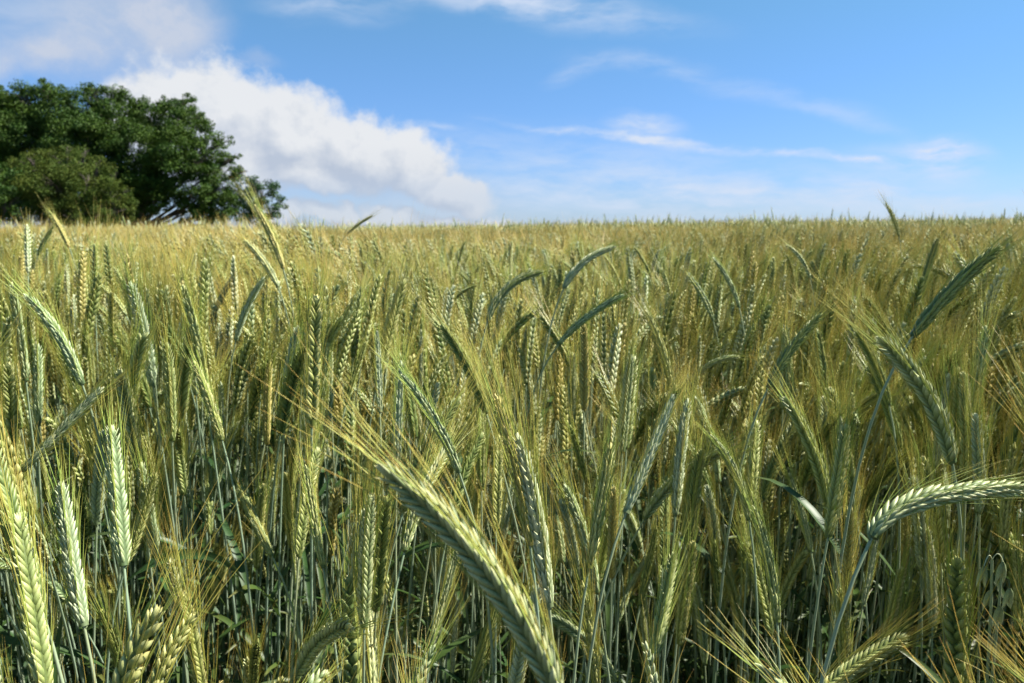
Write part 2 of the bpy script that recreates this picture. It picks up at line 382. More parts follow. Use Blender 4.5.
# ------------------------------------------------------------------ the ears one can single out
# base px, bend px, tip px, real length, tone (deep green also paints in the shade of dark ears), short reference or None, label
HERO = [
    ((560, 700), (505, 560), (386, 471), .128, 'grey-green', 'the big bowed ear', 'biggest ear, thick and bowed over to the left with its underside in shade', .95),
    ((872, 537), (893, 487), (1034, 488), .125, 'grey-green', 'the level arched ear', 'thick ear arched over to lie level, pointing right, on a bent grey straw', 1.0),
    ((800, 712), (838, 672), (903, 637), .105, 'yellow-green', 'the fat cream-tipped ear', 'fat cream-tipped ear leaning low to the right with a long spread beard', 1.5),
    ((124, 566), (118, 500), (112, 430), .112, 'grey-green', 'the stout herringbone ear', 'stout upright grey-green ear with a clear herringbone of husks and a blue-grey straw', .8),
    ((84, 626), (70, 560), (62, 487), .112, 'pale', 'the whitish ear', 'whitish stout ear standing left of the herringbone ear, its tip bare', .8),
    ((41, 608), (12, 520), (-6, 450), .118, 'deep green', 'the shadowed ear at the frame edge', 'dark shadowed ear cut by the left frame edge, leaning left', .9),
    ((46, 695), (30, 600), (18, 520), .118, 'yellow-green', None, 'yellow-green ear just in front of the dark shadowed ear at the left frame edge', 1.),
    ((203, 700), (196, 650), (184, 596), .098, 'yellow-green', 'the brush-bearded ear', 'cream-topped ear at the bottom with a long golden brush of bristles spreading upward', 1.7),
    ((210, 612), (220, 580), (231, 546), .100, 'yellow-green', None, 'yellow-green ear leaning right just above the golden brush-bearded ear', 1.2),
    ((127, 562), (142, 520), (155, 476), .100, 'yellow-green', None, 'yellow-green ear leaning right, crossing beside the stout herringbone ear', 1.1),
    ((323, 568), (314, 520), (306, 469), .105, 'yellow-green', 'the yellowish ear on a bare straw', 'yellowish upright ear on a long bare straw beside a green gap', .8),
    ((272, 556), (254, 520), (239, 487), .100, 'yellow-green', None, 'yellow-green ear leaning left beside the yellowish ear on a bare straw', 1.),
    ((22, 470), (62, 430), (100, 390), .110, 'pale', 'the pale slanting ear', 'pale ear slanting up to the right across the left frame edge crowd', .8),
    ((82, 384), (62, 330), (27, 297), .118, 'grey-green', 'the long left-drooping ear', 'long grey-green ear drooping to the left above the pale slanting ear', 1.),
    ((38, 426), (38, 388), (38, 347), .105, 'grey-green', None, 'upright grey-green ear just above the pale slanting ear', .8),
    ((75, 512), (74, 488), (72, 461), .090, 'yellow-green', None, 'small pale-tipped ear rising just behind the whitish ear', .8),
    ((172, 440), (171, 395), (167, 346), .108, 'yellow-green', None, 'upright knobbly yellow-green ear standing right of the long left-drooping ear', .9),
    ((222, 440), (211, 402), (195, 364), .105, 'yellow-green', None, 'yellow-green ear leaning left next to the upright knobbly ear', 1.),
    ((459, 472), (440, 420), (404, 378), .115, 'grey-green', 'the shaded left-leaning ear', 'ear leaning left above the big bowed ear, shaded but for a bright right edge', 1.),
    ((626, 513), (647, 462), (672, 399), .115, 'pale', 'the silvery slanting ear', 'silvery bright ear slanting up to the right on a grey straw', .8),
    ((430, 648), (444, 604), (456, 553), .108, 'grey-green', None, 'grey-green ear under the big bowed ear, leaning right', 1.),
    ((590, 492), (581, 462), (571, 428), .095, 'deep green', None, 'dark small ear left of the silvery slanting ear', .9),
    ((589, 568), (600, 510), (610, 448), .115, 'yellow-green', None, 'slender yellow-green ear directly left of the silvery slanting ear', 1.2),
    ((598, 697), (592, 640), (583, 586), .108, 'yellow-green', None, 'yellow-green ear at the bottom edge, just right of the big bowed ear', 1.3),
    ((549, 606), (540, 520), (519, 440), .122, 'pale', 'the pale ear in the golden tuft', 'tall pale ear amid golden bristles right above the big bowed ear', 1.5),
    ((530, 545), (520, 470), (497, 400), .118, 'straw-coloured', 'the golden tuft ear', 'golden ear with a dense golden beard, left of the tall pale ear', 1.6),
    ((640, 606), (648, 570), (656, 530), .100, 'deep green', None, 'deep green ear below the silvery slanting ear', 1.),
    ((652, 662), (664, 610), (673, 556), .108, 'yellow-green', None, 'yellow-green ear on a jointed straw near the bottom, below the deep green ear', 1.1),
    ((469, 690), (485, 645), (498, 598), .105, 'deep green', None, 'dark ear in the shade beneath the big bowed ear', .9),
    ((749, 520), (742, 472), (713, 438), .108, 'grey-green', 'the first of the stepped ears', 'ear bowed to the left, upper of two stepped in line', 1.),
    ((777, 622), (773, 560), (754, 510), .112, 'yellow-green', 'the lower stepped ear', 'ear leaning left, lower of two stepped in line', 1.),
    ((811, 552), (804, 515), (790, 476), .100, 'grey-green', None, 'grey-green ear with a yellow beard, right of the two stepped ears', 1.3),
    ((863, 606), (870, 572), (878, 532), .096, 'pale', None, 'bright ear standing behind the bent grey straw of the level arched ear', .9),
    ((828, 537), (838, 485), (846, 428), .112, 'yellow-green', 'the bright-edged upright ear', 'slim upright ear with bright edges left of the level arched ear', .9),
    ((884, 650), (892, 612), (902, 570), .100, 'yellow-green', None, 'hazy yellow-green ear above the fat cream-tipped ear', 1.3),
    ((722, 622), (718, 585), (715, 543), .100, 'deep green', None, 'deep green upright ear left of the lower stepped ear', .9),
    ((957, 668), (961, 628), (967, 583), .100, 'yellow-green', None, 'slender pale-tipped ear standing alone at lower right', .7),
    ((952, 462), (938, 390), (882, 340), .125, 'grey-green', 'the great left-arching ear', 'long ear arching left above the level arched ear, dark with a bright right edge', 1.2),
    ((889, 405), (880, 365), (857, 333), .105, 'deep green', None, 'dark ear drooping left beside the long left-arching ear', 1.1),
    ((768, 388), (790, 345), (819, 316), .108, 'deep green', 'the dark right-slanting ear', 'dark ear slanting up to the right in mid field', .8),
    ((697, 376), (712, 357), (738, 357), .090, 'grey-green', None, 'small ear bent over level to the right, left of the dark right-slanting ear', .8),
    ((913, 336), (950, 285), (997, 249), .125, 'deep green', 'the long dark slanting ear', 'long dark ear slanting up to the right near the right frame edge', .8),
    ((810, 279), (804, 256), (787, 246), .105, 'grey-green', None, 'small ear hooked to the left under the sky, right of centre', .8),
    ((739, 307), (732, 280), (714, 259), .110, 'grey-green', None, 'ear leaning left under the sky, left of the small hooked ear', .8),
    ((713, 320), (706, 296), (689, 277), .108, 'grey-green', None, 'second left-leaning ear just left of another beneath the sky', .8),
    ((899, 236), (896, 220), (886, 204), .118, 'straw-coloured', 'the lone ear above the skyline', 'lone ear rising above the skyline against blue sky', 1.),
    ((951, 280), (936, 266), (913, 266), .100, 'deep green', None, 'small dark ear lying level to the left beside the long dark slanting ear', .8),
    ((997, 412), (1004, 385), (1030, 368), .105, 'deep green', None, 'dark ear bent right into the right frame edge', .9),
    ((921, 292), (928, 266), (937, 240), .110, 'deep green', None, 'dark upright ear crossing the long dark slanting ear', .9),
    ((488, 320), (500, 280), (541, 272), .120, 'grey-green', 'the hooked ear in mid field', 'thick ear hooked over to the right in mid field, pale on top', .7),
    ((449, 306), (460, 290), (476, 286), .095, 'deep green', None, 'short dark ear bent right, just left of the thick hooked ear', .8),
    ((564, 288), (578, 258), (613, 247), .115, 'pale', 'the pale hooked ear', 'pale ear hooked to the right under the skyline', .8),
    ((559, 344), (582, 316), (621, 296), .115, 'grey-green', None, 'ear slanting right below the pale hooked ear', .9),
    ((651, 277), (645, 262), (635, 248), .110, 'deep green', None, 'small left-leaning ear just right of the pale hooked ear', .8),
    ((380, 412), (379, 375), (377, 334), .110, 'pale', 'the pale upright ear', 'pale upright ear left of the shaded left-leaning ear', .8),
    ((421, 388), (421, 362), (421, 332), .095, 'pale', None, 'chalky white small upright ear, right of a taller pale upright one', .7),
    ((519, 398), (513, 372), (504, 344), .105, 'deep green', None, 'deep green ear standing above the golden tuft', 1.1),
    ((346, 404), (354, 375), (365, 344), .105, 'deep green', None, 'dark ear leaning right beside the pale upright ear', .8),
    ((556, 412), (551, 386), (545, 356), .105, 'yellow-green', None, 'yellow-green ear standing above the tall pale ear of the golden tuft', 1.),
    ((278, 287), (268, 262), (246, 241), .115, 'grey-green', 'the beaded ear below the tree', 'beaded ear leaning left in front of the small round tree', .9),
    ((283, 268), (274, 238), (256, 207), .125, 'straw-coloured', 'the tall ear by the round tree', 'tall straw-coloured ear reaching over the skyline by the small round tree', 1.2),
    ((28, 272), (28, 250), (27, 226), .115, 'pale', None, 'pale upright ear beneath the olive bush by the left frame edge', .8),
    ((69, 247), (62, 230), (51, 213), .115, 'straw-coloured', None, 'straw-coloured ear leaning left across the foot of the olive bush', 1.),
    ((38, 255), (43, 242), (53, 227), .100, 'deep green', None, 'small dark ear leaning right beneath the olive bush', .9),
    ((214, 314), (222, 294), (235, 274), .105, 'pale', None, 'pale ear leaning right, below the oak', .8),
    ((236, 340), (244, 308), (263, 279), .110, 'pale', None, 'pale ear curving right, just below the beaded ear', .8),
    ((93, 386), (91, 362), (88, 337), .095, 'yellow-green', None, 'plain yellow-green upright ear right of the long left-drooping ear', .9),
    ((126, 315), (116, 296), (97, 283), .105, 'yellow-green', None, 'yellow-green ear curving left above the long left-drooping ear', .9),
    ((1003, 552), (1006, 500), (1014, 447), .110, 'yellow-green', None, 'yellow-green ear rising behind the tip of the level arched ear', 1.2),
    ((348, 233), (360, 222), (372, 216), .140, 'straw-coloured', None, 'golden ear over the skyline below the white cloud, leaning right', 1.),
]

objs_ref = []            # (reference, u, v) landmarks for the other labels
hero_pts = []            # samples of the ears: u, v, depth, reach in pixels
hero_base = []
GROUP = 'wheat stalks in the nearest ranks of the field'

for hi, (b, mpx, tp, L, tone, ref, label, beard) in enumerate(HERO):
    plen = np.linalg.norm(np.subtract(mpx, b)) * .5 + np.linalg.norm(np.subtract(tp, mpx)) * .5 + np.linalg.norm(np.subtract(tp, b)) * .5
    dep = L * .96 * FPX / plen
    tilt = rng.normal(0, .18) * L
    Pb, Pm, Pt = unproject(*b, dep), unproject(*mpx, dep + tilt * .5), unproject(*tp, dep + tilt)
    path = bezier([Pb, Pm, Pt], 18)
    t1 = unit(path[1] - path[0])
    foot = np.array([Pb[0] - t1[0] * .10, Pb[1] - t1[1] * .10 + .02, 0])
    foot[2] = float(ground_z(foot[0], foot[1]))
    root = empty('wheat_stalk', foot)
    tag(root, label, 'wheat stalk', GROUP)
    lod = 0 if dep < 1.6 else 1
    roll = rng.uniform(-.5, .5) if hi else 1.05
    W = L * (.128 if hi == 0 else .156)
    e, bd = ear_and_beard(path - foot, roll, W, lod, 0, 0, float(np.clip(rng.normal(.5, .15), 0, 1)), beard)
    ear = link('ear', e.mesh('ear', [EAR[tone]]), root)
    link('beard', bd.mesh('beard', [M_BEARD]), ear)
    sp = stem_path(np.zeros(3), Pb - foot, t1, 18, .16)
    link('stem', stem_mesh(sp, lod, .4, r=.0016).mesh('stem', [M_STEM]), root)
    if dep < 1.8:
        for k, f in enumerate((.42, .66)):
            i = int(f * 17)
            lm = MB(); blade(lm, sp[i], rng.uniform(0, 6.28), rng.uniform(.5, 1.15), rng.uniform(.13, .22), rng.uniform(.009, .014), rng.uniform(.9, 2.4), .5, 0)
            link('leaf', lm.mesh('leaf', [M_LEAF]), root)
        if hi in (4, 7, 3):
            lm = MB(); blade(lm, sp[int(.78 * 17)], rng.uniform(0, 6.28), .6, .05, .006, 2.2, .5, 0, 5, .8)
            tag(link('leaf', lm.mesh('leaf', [M_DRY]), root), 'withered orange leaf')
    u, v, d = project(path)
    rad = W * .62 * FPX / dep
    hero_pts += [(a, c, dd, rad) for a, c, dd in zip(u, v, d)]
    if ref: objs_ref.append((ref, u[8], v[8]))
    hero_base.append(foot[:2])
hero_pts = np.array(hero_pts); hero_base = np.array(hero_base)
N_HERO = len(HERO)

# ------------------------------------------------------------------ kinds of ordinary plant
POSE = [(2, 7), (4, 12), (6, 18), (8, 26), (9, 16), (10, 28), (5, 10), (14, 32), (18, 42), (12, 36), (28, 66), (22, 48), (7, 15), (12, 20), (1, 8), (3, 22)]
TONES = ['grey-green', 'yellow-green', 'pale', 'yellow-green', 'deep green', 'grey-green', 'yellow-green', 'grey-green',
         'deep green', 'yellow-green', 'grey-green', 'deep green', 'pale', 'yellow-green', 'straw-coloured', 'yellow-green']


def arc_ear(p1, a0, a1, L, n=14):
    a = np.radians(np.linspace(a0, a1, n)); ds = L / (n - 1)
    d = np.stack([np.sin(a), np.zeros(n), np.cos(a)], -1) * ds
    return np.concatenate([[p1], p1 + np.cumsum(d[:-1], 0)])


def plant(a0, a1, lod, tint, beard=1.1, L=None, top=.94, leaves=3, mats=None):
    """an ordinary plant at the origin, nodding towards +x; a dict of pieces"""
    L = L or rng.uniform(.108, .138)
    lean = math.sin(R(a0)) * .22 + .02
    p1 = np.array([lean, rng.normal(0, .01), top - .03 * math.sin(R(a0))])
    path = arc_ear(p1, a0, a1, L)
    t1 = unit(path[1] - path[0])
    e, b = ear_and_beard(path, rng.uniform(0, 3.14), L * rng.uniform(.150, .180), lod, 0, 1, tint, beard)
    sp = stem_path(np.zeros(3), p1, t1, {0: 14, 1: 10, 2: 7}[lod])
    st = stem_mesh(sp, lod, rng.random(), 2, .0015 if lod < 2 else .0019)
    lv = []
    for f in (.36, .52, .68)[:leaves]:
        i = int(f * (len(sp) - 1)); m = MB()
        blade(m, sp[i], rng.uniform(0, 6.28), rng.uniform(.5, 1.2), rng.uniform(.12, .22), rng.uniform(.006, .011), rng.uniform(.8, 2.5), rng.random(), 3, {0: 8, 1: 5, 2: 3}[lod])
        lv.append(m)
    return dict(ear=e, beard=b, stem=st, leaf=lv, path=path, neck=sp)


def one_mesh(pl, name, tone, ripe=False):
    m = MB()
    for k in ('ear', 'beard', 'stem'): m.join(pl[k])
    for l in pl['leaf']: m.join(l)
    return m.mesh(name, [EAR[tone], M_RIPE if ripe else M_BEARD, M_STEM, M_LEAF])


class Proto: pass


protos = []
for (a0, a1), tone in zip(POSE, TONES):
    p = Proto(); p.tone = tone
    pl = plant(a0, a1, 0, .5, beard=rng.uniform(.9, 1.4))
    p.ear = pl['ear'].mesh('ear', [EAR[tone]])
    for k in ('beard', 'stem'):
        pl[k].qm = [q * 0 for q in pl[k].qm]
    p.beard = pl['beard'].mesh('beard', [M_BEARD]); p.stem = pl['stem'].mesh('stem', [M_STEM])
    p.leaf = []
    for l in pl['leaf']:
        l.qm = [q * 0 for q in l.qm]; p.leaf.append(l.mesh('leaf', [M_DRY if len(protos) % 3 == 1 and not p.leaf else M_LEAF]))
    p.path = pl['path']; p.neck = pl['neck'][-4:]
    protos.append(p)

# ------------------------------------------------------------------ where plants stand
HALF = math.tan(R(33.5)) + .02


def scatter(y0, y1, side, step, jitter=.48):
    xs = []
    for y in np.arange(y0, y1, step):
        w = HALF * y + side
        x = np.arange(-w, w, step)
        xs.append(np.stack([x + rng.uniform(-jitter, jitter, len(x)) * step, np.full(len(x), y) + rng.uniform(-jitter, jitter, len(x)) * step], -1))
    return np.concatenate(xs)


def wave(x, y, a, b, c): return np.sin(x * a + y * b + c)


def field_lean(x, y):
    """the direction in which a patch of the crop nods"""
    return 2.1 * wave(x, y, 1.7, .9, .3) + 1.4 * wave(x, y, -.8, 2.3, 1.9) + .9 * wave(x, y, 4.1, 3.3, 4.)


pts = np.concatenate([scatter(.34, 1.6, 1.2, .034), scatter(1.6, 3.4, 1.2, .044)])
k = len(pts)
idx = rng.integers(0, len(POSE), k)
rz = field_lean(pts[:, 0], pts[:, 1]) + rng.normal(0, .9, k)
sc = 1.10 - np.abs(rng.normal(0, .21, k)) + .03 * wave(pts[:, 0], pts[:, 1], 3.1, 2.2, .5)
gz = ground_z(pts[:, 0], pts[:, 1])
dist = np.hypot(pts[:, 0], pts[:, 1])
sc = np.clip(sc, .62, np.where(dist < .62, 1.03, 1.16))
chosen, rest = [], []
info = {}
for i in range(k):
    p = protos[idx[i]]
    c, s = math.cos(rz[i]), math.sin(rz[i])
    loc = np.array([pts[i, 0], pts[i, 1], gz[i]])
    rot = np.array([[c, -s, 0], [s, c, 0], [0, 0, 1]])
    w = (np.concatenate([p.neck, p.path]) * sc[i]) @ rot.T + loc
    if np.hypot(w[:, 0], w[:, 1]).min() < .30 or w[:, 2].max() > EYE - .015 + .05 * (dist[i] > 2): continue
    tipbeard = w[-1] + unit(w[-1] - w[-2]) * .05
    w2 = np.concatenate([w, [tipbeard]])
    u, v, d = project(w2)
    D2 = (u[:, None] - hero_pts[None, :, 0]) ** 2 + (v[:, None] - hero_pts[None, :, 1]) ** 2
    reach = hero_pts[None, :, 3] + .010 * FPX / np.maximum(d[:, None], .05)
    if np.any((D2 < reach ** 2) & (d[:, None] < hero_pts[None, :, 2] + .01)): continue
    if np.min(np.hypot(*(hero_base - pts[i]).T)) < .018: continue
    eu, ev, ed = u[4:-1], v[4:-1], d[4:-1]
    if dist[i] < .75 and math.hypot(eu[-1] - eu[0], ev[-1] - ev[0]) < .72 * .108 * FPX / max(ed.mean(), .1): continue
    inside = (eu > 4) & (eu < IMG_W - 4) & (ev < IMG_H - 4) & (ev > 0) & (ed > .2)
    info[i] = (eu, ev, ed)
    if inside.mean() > .45: chosen.append((ed.mean(), i))
    else: rest.append(i)
chosen.sort()
N_MORE = 300 - N_HERO
rest += [i for _, i in chosen[N_MORE:]]
near = [i for _, i in chosen[:N_MORE]]

# the labels of the ordinary near plants: look, lean, and place by a landmark ear
ORD = ['nearest', 'second', 'third', 'fourth', 'fifth', 'sixth', 'seventh', 'eighth', 'ninth', 'tenth', 'eleventh', 'twelfth']
slots = {}
for i in near:
    eu, ev, ed = info[i]
    mu, mv = eu.mean(), ev.mean()
    ang = math.degrees(math.atan2(eu[-1] - eu[0], -(ev[-1] - ev[0])))
    pose = 'upright' if abs(ang) < 12 else ('left-leaning' if -50 < ang < 0 else 'right-leaning' if 0 < ang < 50 else 'left-drooping' if ang < 0 else 'right-drooping')
    best = min(objs_ref, key=lambda r: (r[1] - mu) ** 2 + (r[2] - mv) ** 2)
    du, dv = mu - best[1], mv - best[2]
    where = ('left of' if du < 0 else 'right of') if abs(du) > abs(dv) * .8 else ('below' if dv > 0 else 'above')
    slots.setdefault((protos[idx[i]].tone, pose, where, best[0]), []).append((math.hypot(du, dv), i))
LABEL = {}
for (tone, pose, where, ref), mem in slots.items():
    mem.sort()
    for r_, (_, i) in enumerate(mem):
        kind = f'{pose} {tone} ear'
        LABEL[i] = (f'{kind}, {where} {ref}' if len(mem) == 1 else f'{kind}, {ORD[min(r_, 11)]} such {where} {ref}')

for i in near:
    p = protos[idx[i]]
    root = empty('wheat_stalk', (pts[i, 0], pts[i, 1], gz[i]), rz[i], sc[i])
    tag(root, LABEL[i], 'wheat stalk', GROUP)
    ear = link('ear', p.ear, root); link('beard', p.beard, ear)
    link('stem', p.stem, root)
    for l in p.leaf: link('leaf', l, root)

# ------------------------------------------------------------------ the rest of the crop: ONE object
SRC = bpy.data.collections.new('crop_sources')          # never linked to the scene
src_n = 0


def source(me):
    global src_n
    o = bpy.data.objects.new('crop_source_%03d' % src_n, me); SRC.objects.link(o)
    src_n += 1
    return src_n - 1


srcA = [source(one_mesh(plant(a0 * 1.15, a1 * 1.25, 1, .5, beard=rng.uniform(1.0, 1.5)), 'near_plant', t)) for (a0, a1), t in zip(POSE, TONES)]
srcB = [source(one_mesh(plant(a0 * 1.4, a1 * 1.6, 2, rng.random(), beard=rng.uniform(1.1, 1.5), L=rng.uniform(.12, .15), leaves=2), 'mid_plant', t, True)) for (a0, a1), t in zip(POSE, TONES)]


def spindle(mb, path, W, tint, mat, rings=6):
    n = len(path); t = np.linspace(0, 1, n)
    r = W / 2 * np.interp(t, [0, .1, .4, .85, 1], [.5, .9, 1, .75, .15]) * (1 + .16 * (np.arange(n) % 2) - .08)
    tube(mb, path, r, 4, .3, .95, tint, mat)


def patch(size, count, lod):
    """a piece of standing crop seen from afar: upper straw, ears and beards"""
    m = MB()
    mats = [EAR['grey-green'], EAR['yellow-green'], EAR['deep green'], EAR['pale'], M_RIPE, M_STEM, M_LEAF]
    for _ in range(count):
        a0, a1 = np.array(POSE[rng.integers(0, len(POSE))]) * (1.3, 1.5)
        x, y = rng.uniform(-size / 2, size / 2, 2)
        az = rng.normal(0, 1.0); c, s = math.cos(az), math.sin(az)
        s_ = 1 + rng.normal(0, .075)
        p1 = np.array([math.sin(R(a0)) * .22, 0, .955 - .03 * math.sin(R(a0))])
        path = arc_ear(p1, a0, a1, .138, 7 if lod == 3 else 4)
        rot = np.array([[c, -s, 0], [s, c, 0], [0, 0, 1]])
        W = lambda q: (np.asarray(q) * s_) @ rot.T + np.array([x, y, 0])
        tint = rng.random()
        em = rng.choice([0, 0, 1, 1, 1, 2, 3])
        spindle(m, W(path), .019, tint, em)
        nb = 8 if lod == 3 else 5
        w = W(path); T = unit(np.gradient(w, axis=0))
        j = rng.integers(1, len(w), nb)
        d = unit(T[j] + rng.normal(0, .12, (nb, 3)))
        awns(m, w[j], d, rng.normal(0, .05, (nb, 3)), rng.uniform(.05, .085, nb), .0017 if lod == 3 else .0030, 1, 1, np.clip(tint + rng.normal(0, .2, nb), 0, 1), 4)
        f0 = np.array([0, 0, .25 if lod == 3 else .5])
        tube(m, W(np.array([f0, [p1[0] * .3, 0, .75], p1])), [.0025, .0022, .0016], 3, .4, 1, tint, 5)
        if lod == 3 or rng.random() < .4:
            blade(m, W([[0, 0, rng.uniform(.45, .72)]])[0], rng.uniform(0, 6.28), rng.uniform(.4, 1.1), rng.uniform(.14, .24), .013, rng.uniform(.8, 2.2), tint, 6, 2)
    return m.mesh('far_crop', mats)


srcC = [source(patch(.5, 72, 3)) for _ in range(6)]
srcD = [source(patch(1.5, 300, 4)) for _ in range(5)]

P_, I_, R_, S_ = [], [], [], []
for i in rest:
    P_.append((pts[i, 0], pts[i, 1], gz[i])); I_.append(srcA[idx[i]]); R_.append(rz[i]); S_.append(sc[i])
q = scatter(3.4, 13.2, 1.8, .054)
n = len(q); z = ground_z(q[:, 0], q[:, 1])
P_ += list(np.c_[q, z]); I_ += [srcB[j] for j in rng.integers(0, len(srcB), n)]
R_ += list(field_lean(q[:, 0] * .6, q[:, 1] * .6) + rng.normal(0, .9, n)); S_ += list(1.115 - np.abs(rng.normal(0, .10, n)) + .035 * wave(q[:, 0], q[:, 1], 1.3, .8, .5) + .03 * wave(q[:, 0], q[:, 1], 4.9, 3.1, 1.))
q = scatter(13.4, 36, 3.5, .42, .3)
n = len(q); z = ground_z(q[:, 0], q[:, 1])
P_ += list(np.c_[q, z]); I_ += [srcC[j] for j in rng.integers(0, len(srcC), n)]
R_ += list(rng.uniform(0, 6.28, n)); S_ += list(1.08 + rng.normal(0, .03, n) + .03 * wave(q[:, 0], q[:, 1], .5, .33, .5))
q = scatter(36.6, 58, 6, 1.3, .3)
q = q[~((q[:, 0] < -10) & (q[:, 1] > 46))]
n = len(q); z = ground_z(q[:, 0], q[:, 1])
P_ += list(np.c_[q, z]); I_ += [srcD[j] for j in rng.integers(0, len(srcD), n)]
R_ += list(rng.uniform(0, 6.28, n)); S_ += list(1.08 + rng.normal(0, .025, n) + .025 * wave(q[:, 0], q[:, 1], .21, .13, .5))

cm = bpy.data.meshes.new('wheat_crop')
cm.from_pydata([tuple(map(float, p)) for p in P_], [], [])
a = cm.attributes.new('pick', 'INT', 'POINT'); a.data.foreach_set('value', np.array(I_, np.int32))
a = cm.attributes.new('turn', 'FLOAT_VECTOR', 'POINT')
rv = np.zeros((len(P_), 3), np.float32); rv[:, 2] = R_
rv[:, 0] = rng.normal(0, .02, len(P_)); rv[:, 1] = rng.normal(0, .02, len(P_))
a.data.foreach_set('vector', rv.ravel())
a = cm.attributes.new('size', 'FLOAT', 'POINT'); a.data.foreach_set('value', np.array(S_, np.float32))
crop = link('wheat_crop', cm)
tag(crop, 'mass of bearded wheat standing behind the nearest stalks out to the skyline', 'crop', None, 'stuff')
ng = bpy.data.node_groups.new('crop', 'GeometryNodeTree')
ng.interface.new_socket('Geometry', in_out='INPUT', socket_type='NodeSocketGeometry')
ng.interface.new_socket('Geometry', in_out='OUTPUT', socket_type='NodeSocketGeometry')
gi, go = ng.nodes.new('NodeGroupInput'), ng.nodes.new('NodeGroupOutput')
jn = ng.nodes.new('GeometryNodeJoinGeometry')
for o in reversed(list(SRC.objects)):                   # links are read last to first
    oi = ng.nodes.new('GeometryNodeObjectInfo'); oi.inputs['Object'].default_value = o; oi.inputs['As Instance'].default_value = False
    g2 = ng.nodes.new('GeometryNodeGeometryToInstance')
    ng.links.new(oi.outputs['Geometry'], g2.inputs[0]); ng.links.new(g2.outputs[0], jn.inputs[0])
ip = ng.nodes.new('GeometryNodeInstanceOnPoints'); ip.inputs['Pick Instance'].default_value = True


def named(typ, nm):
    x = ng.nodes.new('GeometryNodeInputNamedAttribute'); x.data_type = typ; x.inputs['Name'].default_value = nm
    return x.outputs['Attribute']


e2r = ng.nodes.new('FunctionNodeEulerToRotation')
ng.links.new(named('FLOAT_VECTOR', 'turn'), e2r.inputs[0])
ng.links.new(gi.outputs[0], ip.inputs['Points']); ng.links.new(jn.outputs[0], ip.inputs['Instance'])
ng.links.new(named('INT', 'pick'), ip.inputs['Instance Index'])
ng.links.new(e2r.outputs[0], ip.inputs['Rotation']); ng.links.new(named('FLOAT', 'size'), ip.inputs['Scale'])
ng.links.new(ip.outputs[0], go.inputs[0])
md = crop.modifiers.new('crop', 'NODES'); md.node_group = ng

# ------------------------------------------------------------------ ground
gm = MB()
ys = np.concatenate([[-400, -100, -30, -8], np.arange(-4, 100, 4.), [104, 112, 122, 135, 150, 170, 200, 240, 290, 350, 450, 600, 900, 1500, 2600, 4000]])
xs = np.concatenate([[-4000, -2000, -900, -400, -200, -120], np.arange(-84, 85, 6.), [120, 200, 400, 900, 2000, 4000]])
X, Y = np.meshgrid(xs, ys)
V = np.stack([X, Y, ground_z(X, Y)], -1)
ny, nx = X.shape
ii = np.arange(ny - 1)[:, None] * nx; jj = np.arange(nx - 1)[None]
gm.add(V, quads=np.stack([ii + jj, ii + jj + 1, ii + nx + jj + 1, ii + nx + jj], -1))
m, nt = new_mat('soil')
out = nd(nt, 'ShaderNodeOutputMaterial'); pb = nd(nt, 'ShaderNodeBsdfPrincipled', inp={'Roughness': .95, 'Specular IOR Level': .1})
tc = nd(nt, 'ShaderNodeNewGeometry')
nz = nd(nt, 'ShaderNodeTexNoise', inp={'Scale': 14., 'Detail': 6.}); nt.links.new(tc.outputs['Position'], nz.inputs['Vector'])
cr = nd(nt, 'ShaderNodeValToRGB')
cr.color_ramp.elements[0].color = (.045, .035, .02, 1); cr.color_ramp.elements[1].color = (.11, .09, .05, 1)
cr.color_ramp.elements[0].position = .35; cr.color_ramp.elements[1].position = .7
nt.links.new(nz.outputs['Fac'], cr.inputs[0])
ny2 = nd(nt, 'ShaderNodeSeparateXYZ'); nt.links.new(tc.outputs['Position'], ny2.inputs[0])
far = math_n(nt, 'GREATER_THAN', ny2.outputs[1], 60.)
nt.links.new(mix_n(nt, far, cr.outputs[0], (.06, .10, .03)), pb.inputs['Base Color'])
bp = nd(nt, 'ShaderNodeBump', inp={'Strength': .6, 'Distance': .03}); nt.links.new(nz.outputs['Fac'], bp.inputs['Height']); nt.links.new(bp.outputs[0], pb.inputs['Normal'])
nt.links.new(pb.outputs[0], out.inputs[0])
tag(link('ground', gm.mesh('ground', [m])), 'brown soil of the field under the crop', None, None, 'structure')

# ------------------------------------------------------------------ trees on the crest
def bark_mat():
    m, nt = new_mat('bark')
    out = nd(nt, 'ShaderNodeOutputMaterial'); pb = nd(nt, 'ShaderNodeBsdfPrincipled', inp={'Roughness': .9})
    g = nd(nt, 'ShaderNodeNewGeometry'); w = nd(nt, 'ShaderNodeTexNoise', inp={'Scale': 6., 'Detail': 5.}); nt.links.new(g.outputs['Position'], w.inputs['Vector'])
    nt.links.new(mix_n(nt, w.outputs['Fac'], (.05, .04, .03), (.13, .11, .085)), pb.inputs['Base Color']); nt.links.new(pb.outputs[0], out.inputs[0])
    return m


M_BARK = bark_mat()
M_OAK = plant_mat('oak_leaf', [(0, (.026, .062, .011)), (1, (.056, .112, .019))], (.75, .9, .9), (1.45, 1.22, .75), .9, .6, .2, spec=.2, field=.1)
M_HAW = plant_mat('hawthorn_leaf', [(0, (.055, .080, .016)), (1, (.112, .140, .026))], (.8, .98, .8), (1.35, 1.08, .75), .9, .65, .22, spec=.15, field=.1)
M_ASH = plant_mat('round_tree_leaf', [(0, (.035, .075, .024)), (1, (.058, .11, .036))], (.8, .95, .9), (1.2, 1.1, .85), .9, .5, .22, field=.1)


